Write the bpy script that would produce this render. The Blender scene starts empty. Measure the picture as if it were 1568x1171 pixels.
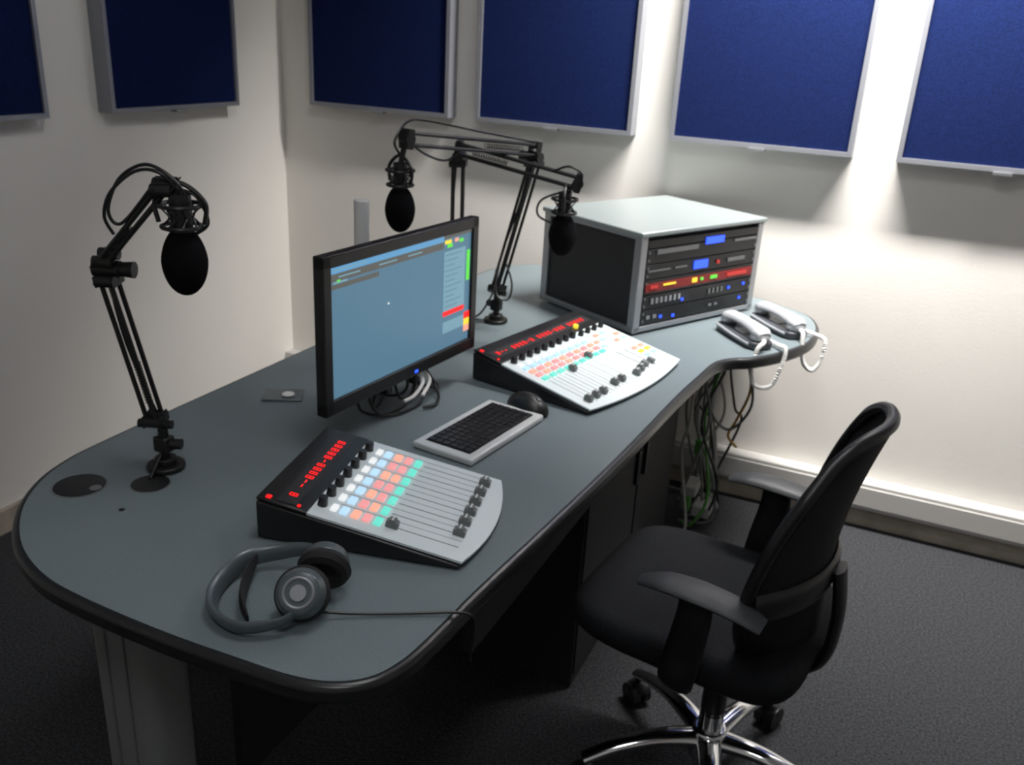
import bpy, bmesh, math, random
from mathutils import Vector, Matrix
random.seed(4)
S=bpy.context.scene
COL=S.collection
try:
    S.view_settings.view_transform='Standard'
    S.view_settings.look='None'
except Exception as e: print(e)

# ---------------------------------------------------------------- materials
def mat(name,col,rough=.5,metal=0.,emit=None,es=1.,noise=0.,nscale=40.,bump=0.,bscale=200.,spec=.5,coat=0.,sheen=0.):
    m=bpy.data.materials.new(name); m.use_nodes=True
    nt=m.node_tree; b=nt.nodes['Principled BSDF']
    b.inputs['Base Color'].default_value=(*col,1)
    b.inputs['Roughness'].default_value=rough
    b.inputs['Metallic'].default_value=metal
    b.inputs['Specular IOR Level'].default_value=spec
    b.inputs['Coat Weight'].default_value=coat
    if emit is not None:
        b.inputs['Emission Color'].default_value=(*emit,1)
        b.inputs['Emission Strength'].default_value=es
    tc=nt.nodes.new('ShaderNodeTexCoord')
    if noise>0:
        n=nt.nodes.new('ShaderNodeTexNoise'); n.inputs['Scale'].default_value=nscale; n.inputs['Detail'].default_value=4
        r=nt.nodes.new('ShaderNodeValToRGB')
        r.color_ramp.elements[0].position=.3; r.color_ramp.elements[1].position=.7
        r.color_ramp.elements[0].color=(*[max(0,c*(1-noise)) for c in col],1)
        r.color_ramp.elements[1].color=(*[min(1,c*(1+noise)) for c in col],1)
        nt.links.new(tc.outputs['Object'],n.inputs['Vector'])
        nt.links.new(n.outputs['Fac'],r.inputs['Fac']); nt.links.new(r.outputs['Color'],b.inputs['Base Color'])
    if bump>0:
        n2=nt.nodes.new('ShaderNodeTexNoise'); n2.inputs['Scale'].default_value=bscale; n2.inputs['Detail'].default_value=3
        bp=nt.nodes.new('ShaderNodeBump'); bp.inputs['Strength'].default_value=bump; bp.inputs['Distance'].default_value=.004
        nt.links.new(tc.outputs['Object'],n2.inputs['Vector'])
        nt.links.new(n2.outputs['Fac'],bp.inputs['Height']); nt.links.new(bp.outputs['Normal'],b.inputs['Normal'])
    return m
M={}
M['wall']=mat('wall_paint',(.78,.755,.71),.8,noise=.02,nscale=3,bump=.08,bscale=120)
M['ceil']=mat('ceiling_paint',(.60,.59,.57),.9,noise=.02,nscale=3)
M['carpet']=mat('carpet',(.042,.044,.048),.95,noise=.6,nscale=160,bump=.9,bscale=260,spec=.15)
M['trunk']=mat('trunking_plastic',(.50,.49,.47),.45)
M['skirt']=mat('skirting_wood',(.36,.32,.26),.6,noise=.2,nscale=12)
M['fabric']=mat('blue_fabric',(.0050,.0115,.058),.95,noise=.25,nscale=220,bump=.3,bscale=400,spec=.1)
M['alu']=mat('aluminium',(.42,.43,.45),.38,.85)
M['alupaint']=mat('aluminium_trim',(.28,.29,.32),.45,.5)
M['lam']=mat('desk_laminate',(.145,.180,.194),.40,noise=.10,nscale=300,bump=.05,bscale=500)
M['edge']=mat('desk_edging',(.012,.013,.014),.32)
M['deskleg']=mat('desk_leg_paint',(.17,.18,.18),.5)
M['black']=mat('black_plastic',(.008,.008,.009),.38)
M['blackm']=mat('matte_black',(.007,.007,.008),.8)
M['foam']=mat('foam',(.004,.004,.005),1.,bump=.6,bscale=350,spec=.1)
M['armm']=mat('arm_metal',(.018,.018,.018),.35,.3)
M['chrome']=mat('chrome',(.75,.76,.78),.12,1.)
M['silver']=mat('silver_paint',(.66,.67,.67),.35,.15)
M['dimgrey']=mat('dim_grey',(.16,.165,.17),.4,.3)
M['panel']=mat('mixer_panel',(.70,.77,.79),.40,.05)
M['chairf']=mat('chair_fabric',(.008,.009,.011),.9,noise=.3,nscale=260,bump=.4,bscale=420,spec=.2)
M['chairm']=mat('chair_mesh',(.007,.007,.009),.7,bump=.5,bscale=600,spec=.25)
M['armpad']=mat('arm_pad',(.030,.033,.037),.5)
M['white']=mat('white_plastic',(.75,.75,.73),.4)
M['cwhite']=mat('white_cable',(.35,.35,.34),.5)
M['grey']=mat('grey_plastic',(.14,.15,.15),.4)
M['phone']=mat('phone_shell',(.46,.48,.50),.35,.3)
M['phoneb']=mat('phone_base',(.05,.055,.065),.4)
M['rackblack']=mat('rack_black',(.012,.012,.014),.5)
M['racktop']=mat('rack_top',(.30,.34,.34),.4,.4)
M['yellow']=mat('yellow_cable',(.40,.23,.03),.5)
M['green']=mat('green_cable',(.06,.25,.03),.5)
M['redc']=mat('red_plastic',(.22,.012,.012),.5)
M['headp']=mat('headphone_plastic',(.085,.105,.115),.3,.2)
M['clear']=mat('clear_plastic',(.10,.12,.13),.15)
def em(name,c,s): return mat(name,tuple(x*.3 for x in c),.4,emit=c,es=s)
M['e_red']=em('led_red',(1,.01,.01),1.2)
M['e_blue']=em('led_blue',(.03,.10,1),1.6)
M['e_teal']=em('button_teal',(.16,.82,.66),.80)
M['e_orange']=em('button_orange',(1,.43,.30),.88)
M['e_rose']=em('button_rose',(.95,.36,.36),.80)
M['e_lblue']=em('button_pale_blue',(.50,.76,1.),.85)
M['e_white']=em('button_white',(.9,.92,.92),.80)
M['e_yellow']=em('button_yellow',(1,.75,.05),.95)
M['e_green']=em('led_green',(.15,.9,.08),.8)
M['s_bg']=em('screen_blue_grey',(.085,.182,.262),1.0)
M['s_col']=em('screen_column',(.18,.34,.42),.95)
M['s_top']=em('screen_titlebar',(.12,.34,.58),.95)
M['s_tool']=em('screen_toolbar',(.12,.12,.11),.8)
M['lamp']=em('lamp_diffuser',(1,.97,.92),3.)

# ---------------------------------------------------------------- geometry
class G:
    def __init__(s,name,loc=(0,0,0),rot=0.):
        s.e=bpy.data.objects.new(name,None); s.e.empty_display_size=.05
        s.e.location=loc; s.e.rotation_euler=(0,0,rot); COL.objects.link(s.e)
    def add(s,o): o.parent=s.e; return o
def finish(bm,name,m,g=None,smooth=True,bev=0.,seg=3,sub=0):
    bmesh.ops.recalc_face_normals(bm,faces=bm.faces)
    me=bpy.data.meshes.new(name); bm.to_mesh(me); bm.free()
    me.materials.append(M[m] if isinstance(m,str) else m)
    if smooth:
        for p in me.polygons:p.use_smooth=True
    o=bpy.data.objects.new(name,me); COL.objects.link(o)
    if bev>0:
        b=o.modifiers.new('b','BEVEL'); b.width=bev; b.segments=seg; b.limit_method='ANGLE'; b.angle_limit=math.radians(35)
    if sub:
        b=o.modifiers.new('s','SUBSURF'); b.levels=sub; b.render_levels=sub
    if smooth and not sub:
        try: me.set_sharp_from_angle(angle=math.radians(40))
        except Exception: pass
    if g: g.add(o)
    return o
def _box(bm,c,s,R=None):
    r=bmesh.ops.create_cube(bm,size=1.)
    mt=Matrix.Translation(Vector(c))@(R.to_4x4() if R else Matrix())@Matrix.Diagonal((*s,1))
    bmesh.ops.transform(bm,matrix=mt,verts=r['verts'])
def RY(a): return Matrix.Rotation(a,3,'Y')
def RZ(a): return Matrix.Rotation(a,3,'Z')
def box(g,name,c,s,m,R=None,bev=0.,seg=2):
    bm=bmesh.new(); _box(bm,c,s,R); return finish(bm,name,m,g,smooth=bev>0,bev=bev,seg=seg)
def boxes(g,name,L,m,R=None,bev=0.):
    bm=bmesh.new()
    for c,s in L:_box(bm,c,s,R)
    return finish(bm,name,m,g,smooth=bev>0,bev=bev)
def _cyl(bm,p0,p1,r0,r1=None,n=20):
    p0=Vector(p0);p1=Vector(p1);d=p1-p0
    r=bmesh.ops.create_cone(bm,cap_ends=True,segments=n,radius1=r0,radius2=r0 if r1 is None else r1,depth=d.length)
    bmesh.ops.transform(bm,matrix=Matrix.Translation((p0+p1)/2)@d.to_track_quat('Z','Y').to_matrix().to_4x4(),verts=r['verts'])
def cyl(g,name,p0,p1,r0,m,r1=None,n=24,bev=0.):
    bm=bmesh.new();_cyl(bm,p0,p1,r0,r1,n);return finish(bm,name,m,g,bev=bev)
def cyls(g,name,L,m,n=16):
    bm=bmesh.new()
    for a in L:_cyl(bm,a[0],a[1],a[2],a[3] if len(a)>3 else None,n)
    return finish(bm,name,m,g)
def ell(g,name,c,r,m,R=None,n=28):
    bm=bmesh.new();q=bmesh.ops.create_uvsphere(bm,u_segments=n,v_segments=n//2+2,radius=1.)
    bmesh.ops.transform(bm,matrix=Matrix.Translation(Vector(c))@(R.to_4x4() if R else Matrix())@Matrix.Diagonal((*r,1)),verts=q['verts'])
    return finish(bm,name,m,g)
def cr(pts,closed=False,k=8):
    P=[Vector(p) for p in pts];n=len(P);out=[]
    rng=n if closed else n-1
    for i in range(rng):
        if closed:a,b,c,d=P[i-1],P[i],P[(i+1)%n],P[(i+2)%n]
        else:a,b,c,d=P[max(i-1,0)],P[i],P[i+1],P[min(i+2,n-1)]
        for j in range(k):
            t=j/k
            out.append(.5*((2*b)+(c-a)*t+(2*a-5*b+4*c-d)*t*t+(3*b-a-3*c+d)*t**3))
    if not closed:out.append(P[-1])
    return out
def _sweep(bm,P,r,n=8,closed=False,flat=None):
    rings=[];N=len(P);prev=None
    for i in range(N):
        if closed:t=(P[(i+1)%N]-P[i-1]).normalized()
        else:t=(P[min(i+1,N-1)]-P[max(i-1,0)]).normalized()
        if prev is None:
            u=t.cross(Vector((0,0,1)));
            if u.length<.1:u=t.cross(Vector((1,0,0)))
            u.normalize()
        else:
            u=prev-t*prev.dot(t);u.normalize()
        prev=u;w=t.cross(u)
        rr=r[i] if isinstance(r,(list,tuple)) else r
        a,b=(rr,rr) if flat is None else (rr*flat[0],rr*flat[1])
        rings.append([bm.verts.new(P[i]+u*a*math.cos(2*math.pi*k/n)+w*b*math.sin(2*math.pi*k/n)) for k in range(n)])
    for i in range(N if closed else N-1):
        A=rings[i];B=rings[(i+1)%N]
        for k in range(n):bm.faces.new((A[k],A[(k+1)%n],B[(k+1)%n],B[k]))
    if not closed:
        bm.faces.new(rings[0][::-1]);bm.faces.new(rings[-1])
def tube(g,name,pts,r,m,smooth=True,closed=False,k=8,n=8,flat=None):
    bm=bmesh.new();P=cr(pts,closed,k) if smooth else [Vector(p) for p in pts]
    if isinstance(r,(list,tuple)):
        R=[];L=len(P)
        for i in range(L):
            f=i/(L-1)*(len(r)-1);a=int(min(f,len(r)-2));R.append(r[a]+(r[a+1]-r[a])*(f-a))
        r=R
    _sweep(bm,P,r,n,closed,flat);return finish(bm,name,m,g)
def tubes(g,name,L,r,m,k=8,n=8):
    bm=bmesh.new()
    for pts in L:_sweep(bm,cr(pts,False,k),r,n)
    return finish(bm,name,m,g)
def prism(g,name,out,z0,z1,m,bev=0.,seg=3,smooth=True):
    bm=bmesh.new();a=[bm.verts.new((p[0],p[1],z0)) for p in out];b=[bm.verts.new((p[0],p[1],z1)) for p in out]
    n=len(out)
    bm.faces.new(a[::-1]);bm.faces.new(b)
    for i in range(n):bm.faces.new((a[i],a[(i+1)%n],b[(i+1)%n],b[i]))
    return finish(bm,name,m,g,smooth=smooth,bev=bev,seg=seg)
def inset(P,d):
    n=len(P);A=sum(P[i][0]*P[(i+1)%n][1]-P[(i+1)%n][0]*P[i][1] for i in range(n));s=1 if A>0 else -1
    o=[]
    for i in range(n):
        t=(Vector(P[(i+1)%n])-Vector(P[i-1]));nn=Vector((-t[1],t[0])).normalized()*s
        o.append((P[i][0]+nn[0]*d,P[i][1]+nn[1]*d))
    return o
def torus(g,name,c,R,r,m,rot=None,n=32):
    pts=[]
    for i in range(n):
        a=2*math.pi*i/n;v=Vector((R*math.cos(a),R*math.sin(a),0))
        if rot:v=rot@v
        pts.append(v+Vector(c))
    bm=bmesh.new();_sweep(bm,pts,r,8,True);return finish(bm,name,m,g)

# ---------------------------------------------------------------- room
XL=-2.363;YB=2.99;XR=2.3;YF=-1.6;ZC=2.75
def slab(name,a,b,m):
    bm=bmesh.new();_box(bm,[(a[i]+b[i])/2 for i in range(3)],[b[i]-a[i] for i in range(3)])
    return finish(bm,name,m,None,smooth=False)
slab('floor',(XL-.1,YF-.1,-.1),(XR+.1,YB+.1,0),'carpet')
slab('ceiling',(XL-.1,YF-.1,ZC),(XR+.1,YB+.1,ZC+.1),'ceil')
slab('wall_left',(XL-.1,YF-.1,0),(XL,YB+.1,ZC),'wall')
slab('wall_back',(XL,YB,0),(XR,YB+.1,ZC),'wall')
slab('wall_right',(XR,YF-.1,0),(XR+.1,YB+.1,ZC),'wall')
slab('wall_front',(XL,YF-.1,0),(XR,YF,ZC),'wall')
slab('baseboard_back',(XL,YB-.022,0),(XR,YB,.075),'skirt')
slab('baseboard_left',(XL,YF,0),(XL+.02,YB-.022,.075),'skirt')
tr=G('trim_trunking',(0,YB,0))
box(tr,'channel',((XL+XR)/2,-.0275,.125),(XR-XL,.055,.10),'trunk',bev=.006)
box(tr,'lid',((XL+XR)/2,-.058,.125),(XR-XL-.01,.006,.07),'trunk',bev=.002)

def apanel(loc,rot,w,h=1.2,d=.06):
    g=G('acoustic_panel',loc,rot)
    f=.014
    box(g,'core',(w/2,-d/2+.004,h/2),(w-2*f,d-.008,h-2*f),'fabric')
    boxes(g,'frame',[((w/2,-d/2,f/2),(w,d,f)),((w/2,-d/2,h-f/2),(w,d,f)),((f/2,-d/2,h/2),(f,d,h-2*f)),((w-f/2,-d/2,h/2),(f,d,h-2*f))],'alupaint')
    box(g,'clip',(w/2,-d+.01,-.004),(.05,.03,.008),'alu')
    return g
for x0,w in ((-2.19,.60),(-1.48,.575),(-.775,.565),(-.085,.57),(.62,.57),(1.33,.57)):
    apanel((x0,YB,1.215),0,w)
for y0,w in ((1.30,.565),(2.09,.575),(.6,.565)):
    apanel((XL,y0,1.215),math.radians(90),w)

# ---------------------------------------------------------------- desk
DZ=.74
out=[(-.47,1.02),(-.478,.87),(-.487,.81),(-.507,.768),(-.545,.738),(-.60,.722),(-.69,.716),(-.80,.712),(-.94,.715),(-1.05,.728),(-1.15,.768),(-1.235,.833),(-1.295,.91),(-1.33,1.0),(-1.34,1.13),(-1.34,1.6),(-1.335,2.1),(-1.325,2.6),(-1.31,2.78),(-1.26,2.88),(-1.15,2.94),(-.8,2.968),(-.45,2.955),(-.33,2.90),(-.245,2.84),(-.205,2.76),(-.19,2.66),(-.20,2.54),(-.245,2.42),(-.31,2.32),(-.36,2.275),(-.39,2.22),(-.402,2.1),(-.415,1.93),(-.43,1.58),(-.45,1.28)]
O=[(p.x,p.y) for p in cr([(a,b,0) for a,b in out],True,5)]
dk=G('studio_desk',(0,0,0))
prism(dk,'edging',O,DZ-.032,DZ-.0006,'edge',bev=.009,seg=4)
prism(dk,'worktop',inset(O,.012),DZ-.01,DZ,'lam',smooth=False)
boxes(dk,'apron',[((-.50,1.60,.66),(.018,1.15,.095)),((-.86,.90,.665),(.55,.018,.08))],'blackm')
box(dk,'modesty_panel',(-1.0,1.80,.40),(.018,1.5,.60),'blackm')
def leg(x,y,nm):
    o=[]
    for i in range(32):
        a=2*math.pi*i/32;o.append((x+.066*math.copysign(abs(math.cos(a))**.5,math.cos(a)),y+.05*math.copysign(abs(math.sin(a))**.5,math.sin(a))))
    prism(dk,nm,o,.03,DZ-.03,'deskleg')
    boxes(dk,nm+'_groove',[((x+.02,y-.051,.36),(.004,.004,.6)),((x-.02,y-.051,.36),(.004,.004,.6))],'grey')
    box(dk,nm+'_foot',(x+.14,y,.017),(.55,.07,.034),'deskleg',bev=.01)
    box(dk,nm+'_bracket',(x+.14,y,DZ-.045),(.5,.06,.026),'deskleg')
leg(-1.035,.88,'leg_1')
leg(-1.12,2.72,'leg_2')
box(dk,'cabinet',(-.765,2.14,.352),(.43,.84,.70),'blackm',bev=.004)
boxes(dk,'cabinet_doors',[((-.548,1.93,.36),(.006,.40,.64)),((-.548,2.345,.36),(.006,.40,.64))],'blackm',bev=.002)
boxes(dk,'cabinet_handles',[((-.540,2.10,.45),(.010,.012,.10)),((-.540,2.175,.45),(.010,.012,.10))],'black',bev=.003)
for (x,y,r,nm) in ((-1.225,.955,.047,'grommet_1'),(-1.128,1.02,.036,'grommet_2')):
    cyl(dk,nm,(x,y,DZ-.003),(x,y,DZ+.0004),r,'grey',r1=r-.001,n=40)
    cyl(dk,nm+'_cap',(x,y,DZ-.002),(x,y,DZ+.0008),r*.90,'edge',n=40)
cyl(dk,'grommet_latch',(-1.195,.962,DZ),(-1.195,.962,DZ+.0011),.010,'alu')
cyl(dk,'screw_hole',(-1.10,.93,DZ-.001),(-1.10,.93,DZ+.0008),.005,'edge')
DO=DZ+.0012

# ---------------------------------------------------------------- mixers
def mixer(loc,rot,L,W,n,wlane,caps,master):
    g=G('mixing_console',(loc[0],loc[1],DO),rot)
    H0=.070;H1=.012;a=math.atan((H0-H1)/L);R=RY(a);cs=L/math.cos(a)
    def P(s,y,h=0.):
        return (s*L+h*math.sin(a),y,H0-(H0-H1)*s+h*math.cos(a))
    bm=bmesh.new()
    prof=[(0,0.002),(L-.004,.002),(L-.004,H1-.004),(0,H0-.003)]
    A=[bm.verts.new((x,0,z)) for x,z in prof];B=[bm.verts.new((x,W,z)) for x,z in prof]
    bm.faces.new(A);bm.faces.new(B[::-1])
    for i in range(4):bm.faces.new((A[i],A[(i+1)%4],B[(i+1)%4],B[i]))
    finish(bm,'body',g=g,m='black',smooth=True,bev=.003)
    box(g,'feet',(L/2,W/2,.0015),(L*.8,W*.9,.003),'blackm')
    box(g,'meter_bridge',P(.125,W/2,.0015),(cs*.25,W-.004,.005),'black',R=R,bev=.0015)
    bm=bmesh.new();k=16
    pts=[(.25,.003)]+[(1.0+.07*(1-(2*i/k-1)**2),.003+(W-.006)*i/k) for i in range(k+1)]+[(.25,W-.003)]
    lo=[bm.verts.new(P(s,y,-.0015)) for s,y in pts];hi=[bm.verts.new(P(s,y,.0025)) for s,y in pts]
    bm.faces.new(lo[::-1]);bm.faces.new(hi);N=len(pts)
    for i in range(N):bm.faces.new((lo[i],lo[(i+1)%N],hi[(i+1)%N],hi[i]))
    finish(bm,'faceplate',g=g,m='panel',smooth=False)
    y0=.020;ly=[y0+wlane*(i+.5) for i in range(n)]
    # red seven-segment digits in groups
    dg=[];nd=int((W-.055)/.0155)
    for i in range(nd):
        yc=.037+.0155*i
        if (not master and i==1) or (master and i in(3,10,19)): continue
        if (not master and i in (2,3,8)) or (master and i in (1,2,8,15)):
            dg.append((P(.14,yc,.0048),(.0022,.008,.002)));continue
        v=.0033;h=.0060
        dg+=[(P(.14,yc-v,.0048),(.013,.0014,.002)),(P(.14,yc+v,.0048),(.013,.0014,.002)),(P(.14-h/L,yc,.0048),(.0015,.007,.002)),(P(.14,yc,.0048),(.0015,.007,.002)),(P(.14+h/L,yc,.0048),(.0015,.007,.002))]
    dg.append((P(.05,.012,.0048),(.008,.008,.002)))
    dg.append((P(.20,.012,.0048),(.005,.005,.002)))
    boxes(g,'display_digits',dg,'e_red',R=R)
    box(g,'display_window',P(.14,W/2,.0042),(cs*.10,W*.93,.0015),'rackblack',R=R)
    kn=[];b1=[];b2=[];b3=[];b3b=[];b4=[];sl=[];cp=[];cpl=[];ln=[]
    for i,y in enumerate(ly):
        kn.append((P(.285,y,.002),P(.285,y,.018),.0085,.007))
        b1.append((P(.345,y,.004),(.010,wlane*.5,.005)))
        b2.append((P(.395,y,.004),(.012,wlane*.58,.005)))
        b3.append((P(.452,y,.004),(.013,wlane*.60,.005)))
        b3b.append((P(.507,y,.004),(.012,wlane*.60,.005)))
        b4.append((P(.562,y,.004),(.012,wlane*.62,.005)))
        sl.append((P(.775,y,.0026),(cs*.36,.0016,.0006)))
        c=caps[i]
        cp.append((P(c,y,.008),(.020,.013,.012)));cp.append((P(c,y,.015),(.012,.012,.006)))
        cpl.append((P(c,y,.0185),(.0022,.012,.001)))
        ln.append((P(.66,y+wlane/2,.0027),(cs*.60,.0005,.0005)))
    cyls(g,'knobs',kn,'black')
    boxes(g,'buttons_white',b1,'e_white',R=R,bev=.001)
    boxes(g,'buttons_blue',b2,'e_lblue',R=R,bev=.001)
    boxes(g,'buttons_orange',b3[::2]+b3b[1::3],'e_orange',R=R,bev=.001)
    boxes(g,'buttons_rose',b3[1::2]+b3b[0::3]+b3b[2::3],'e_rose',R=R,bev=.001)
    boxes(g,'buttons_teal',b4,'e_teal',R=R,bev=.001)
    boxes(g,'fader_slots',sl,'grey',R=R)
    boxes(g,'lane_lines',ln,'dimgrey',R=R)
    boxes(g,'fader_caps',cp,'grey',R=R,bev=.0015)
    boxes(g,'fader_cap_lines',cpl,'white',R=R)
    if master:
        ym=y0+wlane*n; wm=W-ym-.01
        b=[];o=[];bl=[];yl=[];k2=[]
        for j in range(4):
            y=ym+wm*(j+.5)/4
            k2.append((P(.30,y,.002),P(.30,y,.016),.008,.0065))
            for q,s in enumerate((.38,.45,.52)):
                [b,o,bl][(q+j)%3].append((P(s,y,.004),(.011,wm*.14,.005)))
            if j>1:
                yl.append((P(.74,y,.004),(.012,wm*.15,.005)));o.append((P(.68,y,.004),(.012,wm*.15,.005)));bl.append((P(.80,y,.004),(.012,wm*.15,.005)))
            else:
                boxes(g,'master_slot',[(P(.78,y,.0028),(cs*.3,.0022,.001))],'rackblack',R=R)
                boxes(g,'master_cap',[(P(.88,y,.008),(.02,.013,.012))],'grey',R=R,bev=.0015)
        cyls(g,'master_knobs',k2,'black')
        boxes(g,'master_buttons_white',b,'e_white',R=R,bev=.001)
        boxes(g,'master_buttons_orange',o,'e_orange',R=R,bev=.001)
        boxes(g,'master_buttons_blue',bl,'e_lblue',R=R,bev=.001)
        boxes(g,'master_buttons_yellow',yl,'e_yellow',R=R,bev=.001)
        cyls(g,'lit_knob',[(P(.20,W-.10,.004),P(.20,W-.10,.012),.007)],'e_yellow')
    return g
mixer((-.85,.968),math.radians(13),.335,.285,7,.035,[.63,.93,.93,.93,.93,.93,.93],False)
mixer((-.88,1.775),math.radians(-11),.325,.45,9,.032,[.92,.92,.92,.60,.90,.90,.55,.92,.90],True)

# ---------------------------------------------------------------- monitor
mx0,my0,mx1,my1=-.930,1.262,-.884,1.783
ang=math.atan2(my1-my0,mx1-mx0)
mw=math.hypot(mx1-mx0,my1-my0)
g=G('computer_monitor',(mx0,my0,DO),ang)
zb=.078;mh=.308;bz=.024
boxes(g,'bezel',[((mw/2,.008,zb+mh-bz/2),(mw,.024,bz)),((mw/2,.008,zb+bz*.6),(mw,.024,bz*1.2)),((bz/2,.008,zb+mh/2),(bz,.024,mh)),((mw-bz/2,.008,zb+mh/2),(bz,.024,mh))],'black',bev=.003)
box(g,'shell',(mw/2,.032,zb+mh/2),(mw-.07,.035,mh-.05),'black',bev=.012)
sw=mw-2*bz;sh=mh-bz*2.2;sx=bz;sz=zb+bz*1.2
def scr(nm,L,m,lay=1):
    boxes(g,nm,[((sx+sw*(a+b)/2,.002-.0006*lay,sz+sh*(1-(c+d)/2)),(sw*(b-a),.001,sh*(d-c))) for a,b,c,d in L],m)
box(g,'screen',(sx+sw/2,.004,sz+sh/2),(sw,.004,sh),'s_bg')
scr('screen_titlebar',[(0,.77,.0,.05)],'s_top')
scr('screen_toolbar',[(0,.77,.055,.11),(0,.30,.13,.165),(.77,1,.0,.03)],'s_tool')
scr('screen_column',[(.775,.95,.14,.66),(.775,.95,.76,.86),(.02,.10,.11,.125),(.02,.22,.02,.03),(.05,.18,.075,.085),(.3,.42,.075,.085),(.5,.6,.075,.085)],'s_col',2)
scr('screen_column_rows',[(.785,.92-.03*(i%3),.17+.045*i,.176+.045*i) for i in range(11)],'s_bg',3)
scr('screen_red',[(.775,.95,.665,.705),(.955,1,.74,.80)],'e_red',2)
scr('screen_yellow',[(.955,1,.80,.86),(.78,.83,.045,.075)],'e_yellow',2)
scr('screen_green',[(.965,.99,.18,.45),(.80,.84,.08,.11),(.04,.06,.10,.12),(.90,.93,.06,.09)],'e_green',2)
scr('screen_orange',[(.86,.89,.045,.075),(.955,1,.86,.92)],'e_orange',2)
scr('screen_cursor',[(.36,.368,.40,.415)],'e_white',2)
box(g,'power_led',(mw*.55,-.0045,zb+.010),(.010,.002,.006),'e_blue')
pw=Vector((-1.06,1.585,0));c,s=math.cos(ang),math.sin(ang)
dx,dy=pw.x-mx0,pw.y-my0;pl=(dx*c+dy*s,-dx*s+dy*c)
cyl(g,'pole',(pl[0],pl[1],0),(pl[0],pl[1],.428),.0165,'silver',n=32,bev=.002)
cyl(g,'pole_base',(pl[0],pl[1],0),(pl[0],pl[1],.012),.05,'alu',n=32,bev=.003)
box(g,'pole_collar',(pl[0],pl[1],.24),(.05,.05,.05),'black',bev=.006)
box(g,'arm',((pl[0]+mw/2)/2,(pl[1]+.05)/2,.24),(.05,abs(pl[1]-.05)+.0,.035),'alu',bev=.004)
box(g,'vesa_plate',(mw/2,.055,.24),(.11,.014,.11),'black',bev=.002)
tubes(g,'cables',[[(mw*.42,.04,zb+.01),(mw*.40,.05,.03),(mw*.46,.07,.006),(mw*.6,.10,.006),(mw*.7,.12,.008)],
  [(mw*.5,.04,zb+.01),(mw*.5,.02,.03),(mw*.62,.03,.02),(mw*.66,.05,.06),(mw*.6,.05,.08)],
  [(mw*.36,.04,zb+.01),(mw*.33,.03,.05),(mw*.38,.02,.012),(mw*.52,.02,.006),(mw*.63,.03,.03),(mw*.7,.05,.06)],
  [(mw*.30,.05,zb+.01),(mw*.30,.04,.03),(mw*.42,.01,.006),(mw*.58,.0,.006),(mw*.66,.02,.02),(mw*.64,.05,.06)],
  [(mw*.45,.05,zb+.01),(mw*.46,.05,.04),(mw*.53,.03,.03),(mw*.58,.03,.045),(mw*.6,.05,.08)],
  [(mw*.70,.05,zb+.01),(mw*.74,.02,.03),(mw*.70,-.01,.006),(mw*.62,-.03,.006),(mw*.56,-.02,.006)],
  [(mw*.55,.04,zb+.01),(mw*.68,.03,.03),(mw*.78,.02,.006),(mw*.85,.06,.006)]],.0034,'black')
boxes(g,'plugs',[((mw*.64,.035,.055),(.02,.02,.035)),((mw*.45,.035,.06),(.022,.018,.03))],'black',bev=.003)
tubes(g,'white_cable',[[(mw*.60,.02,zb),(mw*.61,.0,.055),(mw*.54,-.005,.035),(mw*.48,.0,.03)],[(mw*.64,.02,zb),(mw*.66,.0,.05),(mw*.58,-.01,.028)]],.004,'white')

# ---------------------------------------------------------------- keyboard, mouse
g=G('computer_keyboard',(-.806,1.383,DO),math.radians(-7))
box(g,'base',(.067,.135,.007),(.140,.276,.014),'silver',bev=.004,seg=3)
keys=[];kp=.0172;kq=.0169
for r in range(6):
    x=.024+kp*r
    for q in range(14):
        y=.027+q*kq
        if r==5 and 4<=q<=8: continue
        keys.append(((x,y,.0155),(.0146,.0146,.005)))
keys.append(((.024+kp*5,.027+6*kq,.0155),(.0146,.080,.005)))
box(g,'key_well',(.067,.137,.0138),(.106,.240,.002),'blackm')
boxes(g,'keys',keys,'black',bev=.001)
g=G('computer_mouse',(-.69,1.672,DO),math.radians(-20))
bm=bmesh.new();q=bmesh.ops.create_uvsphere(bm,u_segments=32,v_segments=20,radius=1.)
for v in q['verts']:
    v.co.x*=.055;v.co.y*=.034;v.co.z=(v.co.z*.036 if v.co.z>0 else v.co.z*.004)+.004
finish(bm,'shell','black',g)
cyl(g,'wheel',(.028,-.003,.030),(.028,.003,.030),.008,'grey')
tube(g,'seam',[(.0,0,.0402),(.025,0,.036),(.045,0,.025)],.0007,'grey')

# ---------------------------------------------------------------- equipment rack
g=G('equipment_rack',(-.652,2.309,DO),math.radians(63))
W,D,H=.53,.405,.285
f=.026
box(g,'case',(W/2,D/2+.004,H/2+.004),(W-.014,D-.02,H-.02),'rackblack')
fr=[]
for x in (f/2,W-f/2):
    for y in (f/2,D-f/2):fr.append(((x,y,H/2+.006),(f,f,H-.012)))
for y in (f/2,D-f/2):
    fr.append(((W/2,y,.014),(W,f,.016)))
for x in (f/2-.001,W-f/2+.001):
    fr.append(((x,D/2,.014),(f,D,.018)))
    fr.append(((x,D/2,H-.008),(f,D,.018)))
boxes(g,'frame',fr,'alu',bev=.003)
box(g,'lid',(W/2,D/2,H-.001),(W+.012,D+.012,.014),'racktop',bev=.004)
boxes(g,'feet',[((x,y,.003),(.03,.03,.006)) for x in(.04,W-.04) for y in(.04,D-.04)],'black')
U=.0435;uz=[.025+U*i for i in range(6)]
boxes(g,'units',[((W/2,.006,z+U/2-.001),(W-2*f,.012,U-.003)) for z in uz[:5]]+[((W/2,.006,.025+U*5+.012),(W-2*f,.012,.022))],'black',bev=.0015)
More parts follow.
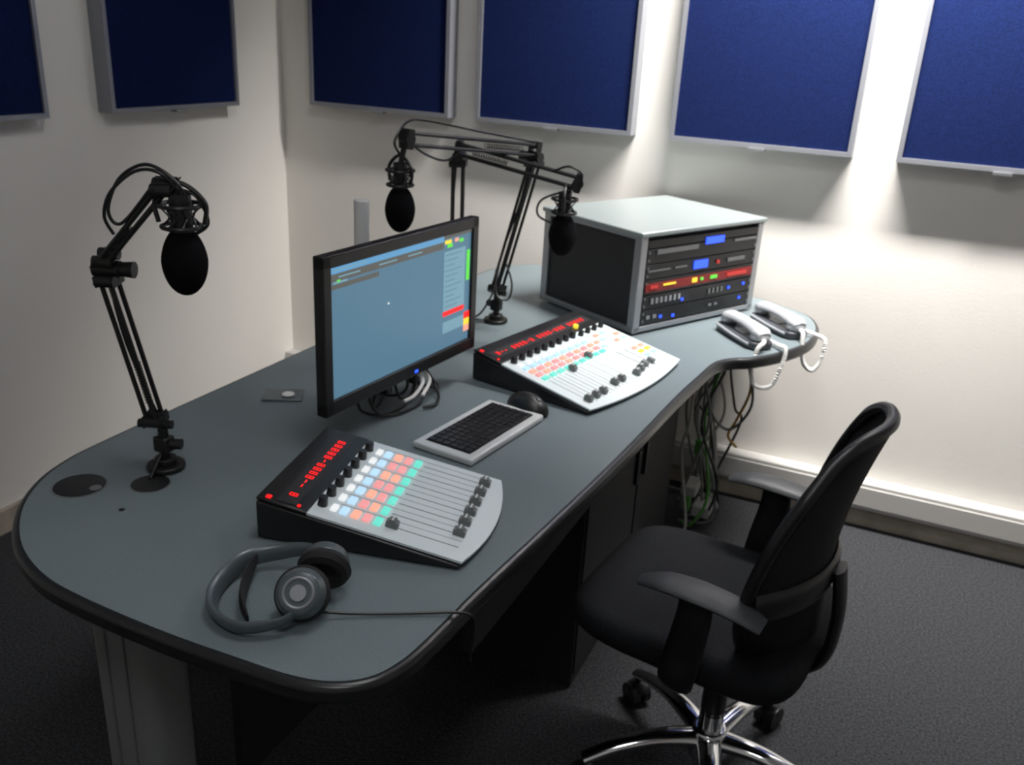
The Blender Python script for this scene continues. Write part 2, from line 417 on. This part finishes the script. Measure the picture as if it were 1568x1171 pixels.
box(g,'red_unit',(W/2,-.0010,uz[2]+U/2-.002),(W-2*f-.01,.003,U*.56),'redc')
yy=-.002
boxes(g,'blue_displays',[((W*.575,yy,uz[4]+U*1.05),(.080,.003,.020)),((W*.48,yy,uz[3]+U*.52),(.060,.003,.024))],'e_blue')
boxes(g,'blue_leds',[((W*p,yy,uz[q]+U*r),(.009,.003,.008)) for p,q,r in((.36,1,.3),(.20,0,.4),(.75,1,.5),(.88,1,.6),(.86,0,.6),(.30,0,.3))],'e_blue')
boxes(g,'yellow_leds',[((W*.44,-.004,uz[2]+U*.5),(.020,.003,.013)),((W*.24,-.004,uz[2]+U*.55),(.05,.003,.005))],'e_yellow')
boxes(g,'green_leds',[((W*.60,-.004,uz[2]+U*.5),(.028,.003,.010)),((W*.50,-.004,uz[2]+U*.5),(.010,.003,.008))],'e_green')
boxes(g,'red_leds',[((W*.62,-.004,uz[3]+U*.5),(.010,.003,.010)),((W*.12,-.004,uz[2]+U*.5),(.03,.003,.008)),((W*.8,-.004,uz[2]+U*.45),(.09,.003,.010))],mat('led_dim_red',(.3,.02,.02),.4,emit=(1,.05,.03),es=.3))
boxes(g,'grey_details',[((W*.28,yy,uz[4]+U*.75),(.17,.003,.012)),((W*.15,yy,uz[3]+U*.55),(.09,.003,.004)),((W*.32,yy,uz[3]+U*.55),(.05,.003,.004)),((W*.84,yy,uz[4]+U*.8),(.10,.003,.006)),((W*.78,yy,uz[3]+U*.5),(.08,.003,.010))]+
      [((W*(.58+.035*i),yy,uz[1]+U*.5),(.008,.003,.014)) for i in range(4)],'dimgrey')
boxes(g,'silver_details',[((W*(.12+.035*i),yy,uz[1]+U*.55),(.010,.003,.016)) for i in range(7)]+[((W*(.10+.05*i),yy,uz[0]+U*.5),(.014,.003,.010)) for i in range(2)]+[((W*(.60+.05*i),yy,uz[0]+U*.5),(.014,.003,.006)) for i in range(2)],'alu')
boxes(g,'rack_screws',[((x,-.001,z+U*k),(.006,.003,.006)) for x in(f+.008,W-f-.008) for z in uz[:5] for k in(.25,.75)],'dimgrey')

# ---------------------------------------------------------------- phones
def phone(loc,rot,cordpts):
    g=G('desk_telephone',(loc[0],loc[1],DO),rot)
    o=[]
    for i in range(40):
        a=2*math.pi*i/40;n=.45
        o.append((.105*math.copysign(abs(math.cos(a))**n,math.cos(a)),.040*math.copysign(abs(math.sin(a))**n,math.sin(a))))
    prism(g,'base',o,0,.022,'phoneb',bev=.006)
    P=[(-.10,0,.040),(-.075,0,.046),(-.03,0,.050),(.03,0,.050),(.075,0,.045),(.10,0,.038)]
    tube(g,'handset',P,[.016,.024,.021,.019,.021,.026,.018],'phone',n=16,flat=(1.15,.62))
    ell(g,'earpiece',(-.082,0,.034),(.022,.028,.016),'phone')
    ell(g,'mouthpiece',(.082,0,.032),(.024,.030,.016),'phone')
    boxes(g,'keypad',[((.012*i-.02,.012*j-.012,.0235),(.008,.008,.003)) for i in range(4) for j in range(3)],'white')
    tube(g,'side_trim',[(-.09,-.036,.018),(0,-.040,.016),(.085,-.036,.014)],.004,'phone')
    path=cr(cordpts,False,60);bm=bmesh.new();pts=[];N=len(path)
    for i in range(N):
        t=(path[min(i+1,N-1)]-path[max(i-1,0)]).normalized();u=t.cross(Vector((.3,.2,1))).normalized();w=t.cross(u);an=i*.9
        pts.append(path[i]+(u*math.cos(an)+w*math.sin(an))*.0044)
    _sweep(bm,pts,.0026,5);finish(bm,'coiled_cord','white',g)
    return g
phone((-.375,2.47),math.radians(-48),[(.10,.0,.028),(.118,-.012,.026),(.128,-.035,.012),(.132,-.047,-.04),(.140,-.035,-.085),(.155,.005,-.085),(.155,.03,-.03),(.14,.045,.012),(.10,.052,.010),(.05,.045,.010)])
phone((-.305,2.625),math.radians(-46),[(.10,.0,.028),(.12,-.002,.024),(.138,-.012,-.01),(.148,-.005,-.055),(.156,.02,-.075),(.16,.04,-.05),(.15,.055,.005),(.11,.055,.012),(.06,.045,.010)])

# ---------------------------------------------------------------- microphones on boom arms
def boom(base,post,elbow,tip,mic,side,loop,knob=.0):
    B=Vector((base[0],base[1],DO));g=G('microphone_boom_arm',B)
    L=lambda p:Vector(p)-B
    post,elbow,tip,mic=L(post),L(elbow),L(tip),L(mic)
    cyl(g,'flange',(0,0,0),(0,0,.010),.034,'armm',n=32,bev=.003)
    cyl(g,'flange_ring',(0,0,.010),(0,0,.022),.020,'armm',n=24,bev=.002)
    cyl(g,'post',(0,0,.005),(0,0,post.z),.009,'armm')
    box(g,'clamp',(0,0,post.z*.55),(.03,.026,.03),'armm',bev=.004)
    sd=Vector(side).normalized()
    cyls(g,'clamp_knobs',[(Vector((0,0,post.z*.55)),Vector((0,0,post.z*.55))-sd*.032,.010),(post-sd*.030,post+sd*.030,.008)],'armm')
    def arm(a,b,nm,o1):
        d=(b-a).normalized();pp=d.cross(sd).normalized()
        if pp.z<0:pp=-pp
        bars=[]
        for s1 in(-1,1):
            for s2 in (-1,1):
                off=pp*.013*s1+sd*.008*s2
                bars.append((a+off,b+off,.0042))
        cyls(g,nm+'_bars',bars,'armm',n=10)
        pts=[];A=a+d*(b-a).length*.12;Bq=a+d*(b-a).length*.42
        for i in range(90):
            t=i/89;an=t*2*math.pi*15
            pts.append(A.lerp(Bq,t)+pp*.006*math.cos(an)+sd*.006*math.sin(an))
        bm=bmesh.new();_sweep(bm,pts,.0012,5);finish(bm,nm+'_spring','armm',g)
        for q,e in ((a,'lower'),(b,'upper')):
            cyls(g,nm+'_'+e+'_bracket',[(q-sd*.016+pp*.013,q+sd*.016+pp*.013,.010),(q-sd*.016-pp*.013,q+sd*.016-pp*.013,.010)],'armm')
            bm=bmesh.new();Rm=Matrix((d,sd,pp)).transposed();_box(bm,q-sd*.014,(.018,.003,.044),Rm);_box(bm,q+sd*.014,(.018,.003,.044),Rm);finish(bm,nm+'_'+e+'_plate','armm',g,smooth=False)
    e1=elbow+Vector((0,0,-.018));e2=elbow+Vector((0,0,.018))
    arm(post+Vector((0,0,.01)),e1,'lower_arm',0)
    arm(e2,tip,'upper_arm',0)
    cyls(g,'elbow_knob',[(elbow-sd*.022,elbow+sd*.022,.014),(elbow-sd*.022,elbow-sd*.045,.012,.014)],'armm')
    hd=Vector((mic.x,mic.y,mic.z+.085))
    cyl(g,'head_joint',tip-sd*.015,tip+sd*.015,.014,'armm')
    tube(g,'head_link',[tip,(tip+hd)/2+Vector((0,0,.012)),hd+Vector((0,0,.012))],.007,'armm')
    torus(g,'shockmount_ring_1',mic+Vector((0,0,.088)),.032,.0035,'armm')
    torus(g,'shockmount_ring_2',mic+Vector((0,0,.055)),.030,.0035,'armm')
    st=[]
    for i in range(8):
        a=2*math.pi*i/8;a2=a+.5
        st.append((mic+Vector((.032*math.cos(a),.032*math.sin(a),.088)),mic+Vector((.018*math.cos(a2),.018*math.sin(a2),.07)),.0016))
        st.append((mic+Vector((.018*math.cos(a2),.018*math.sin(a2),.07)),mic+Vector((.030*math.cos(a),.030*math.sin(a),.055)),.0016))
    cyls(g,'shockmount_elastics',st,'armm',n=6)
    tube(g,'yoke',[mic+sd*.036+Vector((0,0,.06)),mic+sd*.038+Vector((0,0,.095)),mic+Vector((0,0,.122)),mic-sd*.038+Vector((0,0,.095)),mic-sd*.036+Vector((0,0,.06))],.004,'armm')
    cyl(g,'microphone_body',mic+Vector((0,0,.03)),mic+Vector((0,0,.105)),.017,'black')
    bm=bmesh.new();q=bmesh.ops.create_uvsphere(bm,u_segments=32,v_segments=24,radius=1.)
    for v in q['verts']:
        z=v.co.z;f2=1-.10*max(0,z)
        v.co=Vector((v.co.x*.0355*f2,v.co.y*.0355*f2,z*.056))+mic
    finish(bm,'foam_windshield','foam',g)
    tubes(g,'cable',[[L(p) for p in q] for q in loop],.0028,'black')
    return g
boom((-1.148,1.078),(-1.155,1.07,.83),(-1.19,1.035,1.115),(-1.06,1.045,1.262),(-1.035,1.05,1.148),(-.92,-.4,0),
  [[(-1.03,1.05,1.25),(-1.05,1.03,1.285),(-1.09,1.02,1.285),(-1.135,1.01,1.25),(-1.155,1.01,1.21),(-1.15,1.02,1.18)],
   [(-1.02,1.05,1.25),(-1.04,1.04,1.28),(-1.08,1.03,1.295),(-1.125,1.02,1.27),(-1.145,1.01,1.22),(-1.13,1.02,1.2),(-1.08,1.04,1.26)],
   [(-1.19,1.03,1.13),(-1.175,1.04,1.0),(-1.16,1.06,.9),(-1.155,1.09,.80),(-1.14,1.05,.765),(-1.128,1.02,.75)],
   [(-1.035,1.05,1.26),(-1.01,1.06,1.25),(-1.0,1.07,1.21),(-1.02,1.06,1.19)]])
boom((-1.03,2.215),(-1.03,2.215,.83),(-.94,2.215,1.21),(-1.08,1.80,1.275),(-1.097,1.80,1.115),(.95,-.3,0),
  [[(-1.08,1.8,1.27),(-1.06,1.86,1.235),(-1.04,1.92,1.22),(-1.02,1.96,1.25)],
   [(-1.1,1.80,1.24),(-1.10,1.78,1.27),(-1.09,1.82,1.31),(-1.07,1.88,1.31),(-1.0,2.0,1.285),(-.94,2.2,1.25)],
   [(-.94,2.2,1.21),(-.97,2.2,1.08),(-1.0,2.17,.95),(-1.0,2.13,.86),(-1.02,2.10,.80),(-1.06,2.12,.77),(-1.07,2.18,.75)],
   [(-1.0,2.2,.92),(-.97,2.18,.87),(-.97,2.16,.83),(-1.0,2.15,.84),(-1.02,2.18,.9)]])
boom((-1.075,2.05),(-1.075,2.05,.83),(-1.11,2.11,1.205),(-.77,2.10,1.175),(-.80,2.095,1.045),(.3,-.95,0),
  [[(-.77,2.10,1.17),(-.76,2.09,1.20),(-.79,2.08,1.215),(-.83,2.09,1.20)],
   [(-.78,2.09,1.16),(-.85,2.07,1.13),(-.86,2.07,1.09),(-.82,2.08,1.07)],
   [(-1.11,2.1,1.2),(-1.10,2.07,1.1),(-1.085,2.04,.95),(-1.09,2.02,.83),(-1.11,2.0,.76)]])

# ---------------------------------------------------------------- headphones
g=G('headphones',(-.70,.85,DO))
def hp(x,y,z):return (x+.70,y-.85,z-DZ)
band=[hp(-.665,.915,.785),hp(-.715,.935,.778),hp(-.765,.92,.768),(-.102+.0,.03,.022),(-.098,-.03,.016),(-.065,-.075,.014),(-.01,-.088,.014),(.035,-.062,.020),(.050,-.035,.03)]
tube(g,'headband',band,[.006,.009,.012,.013,.013,.013,.012,.009,.006],'headp',n=12,flat=(.5,1.1))
tube(g,'inner_strap',[(-.088,.045,.024),(-.07,.0,.020),(-.04,-.045,.018),(-.01,-.070,.016)],[.006,.016,.016,.006],'blackm',n=10,flat=(.3,1.2))
def cup(c,nrm,nm,outer):
    n=Vector(nrm).normalized();c=Vector(c)
    cyl(g,nm+'_shell',c,c+n*.020,.036,outer,r1=.028,n=36,bev=.004)
    torus(g,nm+'_cushion',c-n*.008,.027,.012,'blackm',rot=Vector(n).to_track_quat('Z','Y').to_matrix())
    cyl(g,nm+'_driver',c-n*.010,c,.028,'blackm',n=30)
    torus(g,nm+'_trim',c+n*.0205,.020,.0025,'alupaint',rot=Vector(n).to_track_quat('Z','Y').to_matrix())
    cyl(g,nm+'_badge',c+n*.019,c+n*.0225,.011,'alupaint',n=24)
cup((.040,-.018,.042),(.35,-.75,.6),'cup_1','headp')
cup((.030,.052,.046),(-.35,.85,.3),'cup_2','headp')
tube(g,'cable',[(.065,-.005,.012),(.10,.02,.006),(.14,.045,.004),(.19,.075,.004),(.225,.095,.004),(.242,.105,-.004),(.244,.108,-.03),(.240,.11,-.06),(.236,.115,-.09)],.0022,'black')

g=G('plastic_packet',(-1.185,1.46,DO),math.radians(30))
box(g,'sheet',(0,0,.002),(.085,.065,.004),'clear',bev=.0015)
ell(g,'contents',(.012,-.01,.008),(.014,.012,.005),'white')

# ---------------------------------------------------------------- office chair
g=G('office_chair',(-.215,1.59,0),math.radians(-7))
o=[]
for i in range(48):
    a=2*math.pi*i/48;n=.42
    o.append((-.02+.235*math.copysign(abs(math.cos(a))**n,math.cos(a)),.225*math.copysign(abs(math.sin(a))**n,math.sin(a))*(1+.04*math.cos(a))))
prism(g,'seat',o,.410,.475,'chairf',bev=.028,seg=5)
prism(g,'seat_pan',inset(o,.03),.395,.415,'black',bev=.006)
box(g,'mechanism',(0.01,0,.370),(.22,.14,.05),'black',bev=.012)
BX=.03
cyl(g,'column_cover',(BX,0,.19),(BX,0,.35),.026,'black')
cyl(g,'gas_lift',(BX,0,.10),(BX,0,.2),.026,'chrome')
cyl(g,'hub',(BX,0,.085),(BX,0,.150),.045,'chrome',r1=.036,bev=.006)
HB=Vector((BX,0,0))
for i in range(5):
    a=math.radians(68+7+72*i);u=Vector((math.cos(a),math.sin(a),0))
    tube(g,'leg_%d'%(i+1),[HB+u*.02+Vector((0,0,.122)),HB+u*.11+Vector((0,0,.127)),HB+u*.20+Vector((0,0,.110)),HB+u*.272+Vector((0,0,.080))],[.026,.021,.017,.015],'chrome',n=14,flat=(1.1,.75))
    w=Vector((-u.y,u.x,0));c=HB+u*.268
    cyls(g,'caster_%d'%(i+1),[(c+Vector((0,0,.028))-w*.024,c+Vector((0,0,.028))-w*.006,.028),(c+Vector((0,0,.028))+w*.006,c+Vector((0,0,.028))+w*.024,.028),(c+Vector((0,0,.03)),c+Vector((0,0,.085)),.007)],'black')
    ell(g,'caster_hood_%d'%(i+1),c+Vector((0,0,.042)),(.026,.026,.02),'black')
AW=[.105,.165,.205,.222,.225,.220,.210,.190,.140]
def bk(s,t):
    z=.415+.505*t
    tt=t*8;i=min(7,int(tt));hw=AW[i]+(AW[i+1]-AW[i])*(tt-i)
    xm=.200-.018*math.sin(t*math.pi)+.050*t*t
    dep=.100*(1-.45*t)
    zz=z-.040*(s**4)*(t**3)+.03*(s**4)*((1-t)**3)
    return Vector((xm-dep*s*s,hw*s,zz))
bm=bmesh.new();NS,NT=20,28;gr=[[bm.verts.new(bk(-1+2*i/NS,j/NT)) for i in range(NS+1)] for j in range(NT+1)]
for j in range(NT):
    for i in range(NS):bm.faces.new((gr[j][i],gr[j][i+1],gr[j+1][i+1],gr[j+1][i]))
ob=finish(bm,'back_mesh','chairm',g);md=ob.modifiers.new('so','SOLIDIFY');md.thickness=.008
rim=[bk(-1+2*i/12,0) for i in range(12)]+[bk(1,j/14) for j in range(14)]+[bk(1-2*i/12,1) for i in range(12)]+[bk(-1,1-j/14) for j in range(14)]
bm=bmesh.new();_sweep(bm,cr(rim,True,3),.012,10,True);finish(bm,'back_frame','black',g)
lum=[bk(-1+2*i/14,.38)+Vector((.014,0,0)) for i in range(15)]
tube(g,'lumbar_bar',lum,.022,'black',n=12,flat=(.4,1.4))
tube(g,'back_strut',[(.10,0,.370),(.17,0,.375),(.222,0,.42),(.232,0,.52),(.218,0,.62)],.020,'black',n=12,flat=(1.5,.6))
for sg,nm in((-1,'near'),(1,'far')):
    y=sg*.245
    P=[(-.075,y,.612),(-.03,y,.624),(.03,y,.626),(.10,y,.620),(.15,y,.604)]
    tube(g,'armrest_%s_pad'%nm,P,[.018,.032,.036,.034,.024],'armpad',n=16,flat=(1.0,.33))
    tube(g,'armrest_%s_strut'%nm,[(.03,y,.615),(.03,y,.57),(.02,y*.99,.49),(.01,y*.97,.42),(0,y*.7,.390),(0,y*.3,.385)],[.024,.026,.028,.028,.022,.018],'black',n=12,flat=(.55,1.25))

# ---------------------------------------------------------------- cables beneath desk
g=G('cable_bundle',(-.44,2.68,0))
L={'black':[],'grey':[],'yellow':[],'green':[],'cwhite':[]}
for i in range(15):
    c=random.choice(['black','black','black','grey','grey','yellow','green','cwhite'])
    x=random.uniform(-.09,.03);y=random.uniform(-.07,.14)
    zb2=random.uniform(.08,.4)
    L[c].append([(x,y,.70),(x+random.uniform(-.03,.03),y+random.uniform(-.03,.03),.58),(x+random.uniform(-.05,.05),y+random.uniform(-.05,.05),.40),(x+random.uniform(-.05,.05),y+random.uniform(-.05,.05),zb2),(x*.5+random.uniform(-.05,.05),y+random.uniform(-.05,.05),.03+random.random()*.03),(x+random.uniform(-.10,.04),y+random.uniform(-.08,.1),.012)])
L['yellow'].append([(-.02,-.02,.70),(.05,-.02,.64),(.08,.0,.52),(.05,.02,.40),(.03,.02,.34),(.06,.03,.30)])
L['grey'].append([(.0,-.04,.70),(.07,-.04,.60),(.09,.0,.46),(.03,.02,.36),(-.03,.0,.42),(-.02,-.02,.55)])
for c,l in L.items():
    if l:tubes(g,c+'_cables',l,.0045,c)
boxes(g,'power_blocks',[((-.06,.0,.14),(.05,.09,.035)),((-.02,.06,.05),(.06,.12,.04))],'cwhite',bev=.005)
boxes(g,'cable_ties',[((-.05,-.03,.30),(.02,.02,.05)),((-.06,-.04,.10),(.02,.03,.05))],'green',bev=.003)

# ---------------------------------------------------------------- lights
def lum_(x,y,sx_,sy_,power,col=(1,.96,.90),tilt=0,spread=None):
    g=G('ceiling_light',(x,y,ZC))
    t=math.radians(tilt)
    if tilt:
        R=Matrix.Rotation(t,3,'X')
        cyls(g,'bracket',[((-sx_*.3,0,0),(-sx_*.3,0,-.06),.008),((sx_*.3,0,0),(sx_*.3,0,-.06),.008)],'white')
        box(g,'housing',(0,0,-.08),(sx_+.03,sy_+.03,.03),'white',R=R,bev=.004)
        box(g,'diffuser',Vector((0,0,-.08))+R@Vector((0,0,-.017)),(sx_,sy_,.003),'lamp',R=R)
        lp=Vector((0,0,-.08))+R@Vector((0,0,-.022))
    else:
        box(g,'housing',(0,0,-.02),(sx_+.04,sy_+.04,.04),'white',bev=.004)
        box(g,'diffuser',(0,0,-.042),(sx_,sy_,.004),'lamp');lp=Vector((0,0,-.05))
    ld=bpy.data.lights.new('light','AREA');ld.shape='RECTANGLE';ld.size=sx_;ld.size_y=sy_;ld.energy=power;ld.color=col
    if spread: ld.spread=math.radians(spread)
    lo=bpy.data.objects.new('lamp_light',ld);COL.objects.link(lo);lo.location=lp;lo.rotation_euler=(t,0,0);lo.parent=g.e
lum_(-.10,2.57,1.15,.12,105,(1,.965,.93),tilt=30,spread=126)
lum_(-.45,1.1,.5,.5,7.5,(.94,.97,1))  # added fill light over the desk; its ceiling fitting is made up
lum_(-.1,-.3,.5,.5,8.,(.98,.99,1))  # unseen fill added behind the camera to brighten the near desk end
w=bpy.data.worlds.new('w');S.world=w;w.use_nodes=True
w.node_tree.nodes['Background'].inputs[0].default_value=(.5,.55,.6,1);w.node_tree.nodes['Background'].inputs[1].default_value=.02

# ---------------------------------------------------------------- camera
f_,p,r,yaw=1367.8,math.radians(21.32),math.radians(3.21),math.radians(23.61)
F=Vector((-math.sin(yaw)*math.cos(p),math.cos(yaw)*math.cos(p),-math.sin(p)))
rt=Vector((math.cos(yaw),math.sin(yaw),0));up=rt.cross(F)
Rr=rt*math.cos(r)+up*math.sin(r);Uu=-rt*math.sin(r)+up*math.cos(r)
cd=bpy.data.cameras.new('camera');cam=bpy.data.objects.new('camera',cd);COL.objects.link(cam)
Mx=Matrix((Rr,Uu,-F)).transposed().to_4x4();Mx.translation=Vector((0,0,1.51));cam.matrix_world=Mx
cd.sensor_fit='HORIZONTAL';cd.sensor_width=36;cd.lens=36*f_/1568;cd.clip_start=.02
cd.dof.use_dof=True;cd.dof.focus_distance=.75;cd.dof.aperture_fstop=13
S.camera=cam
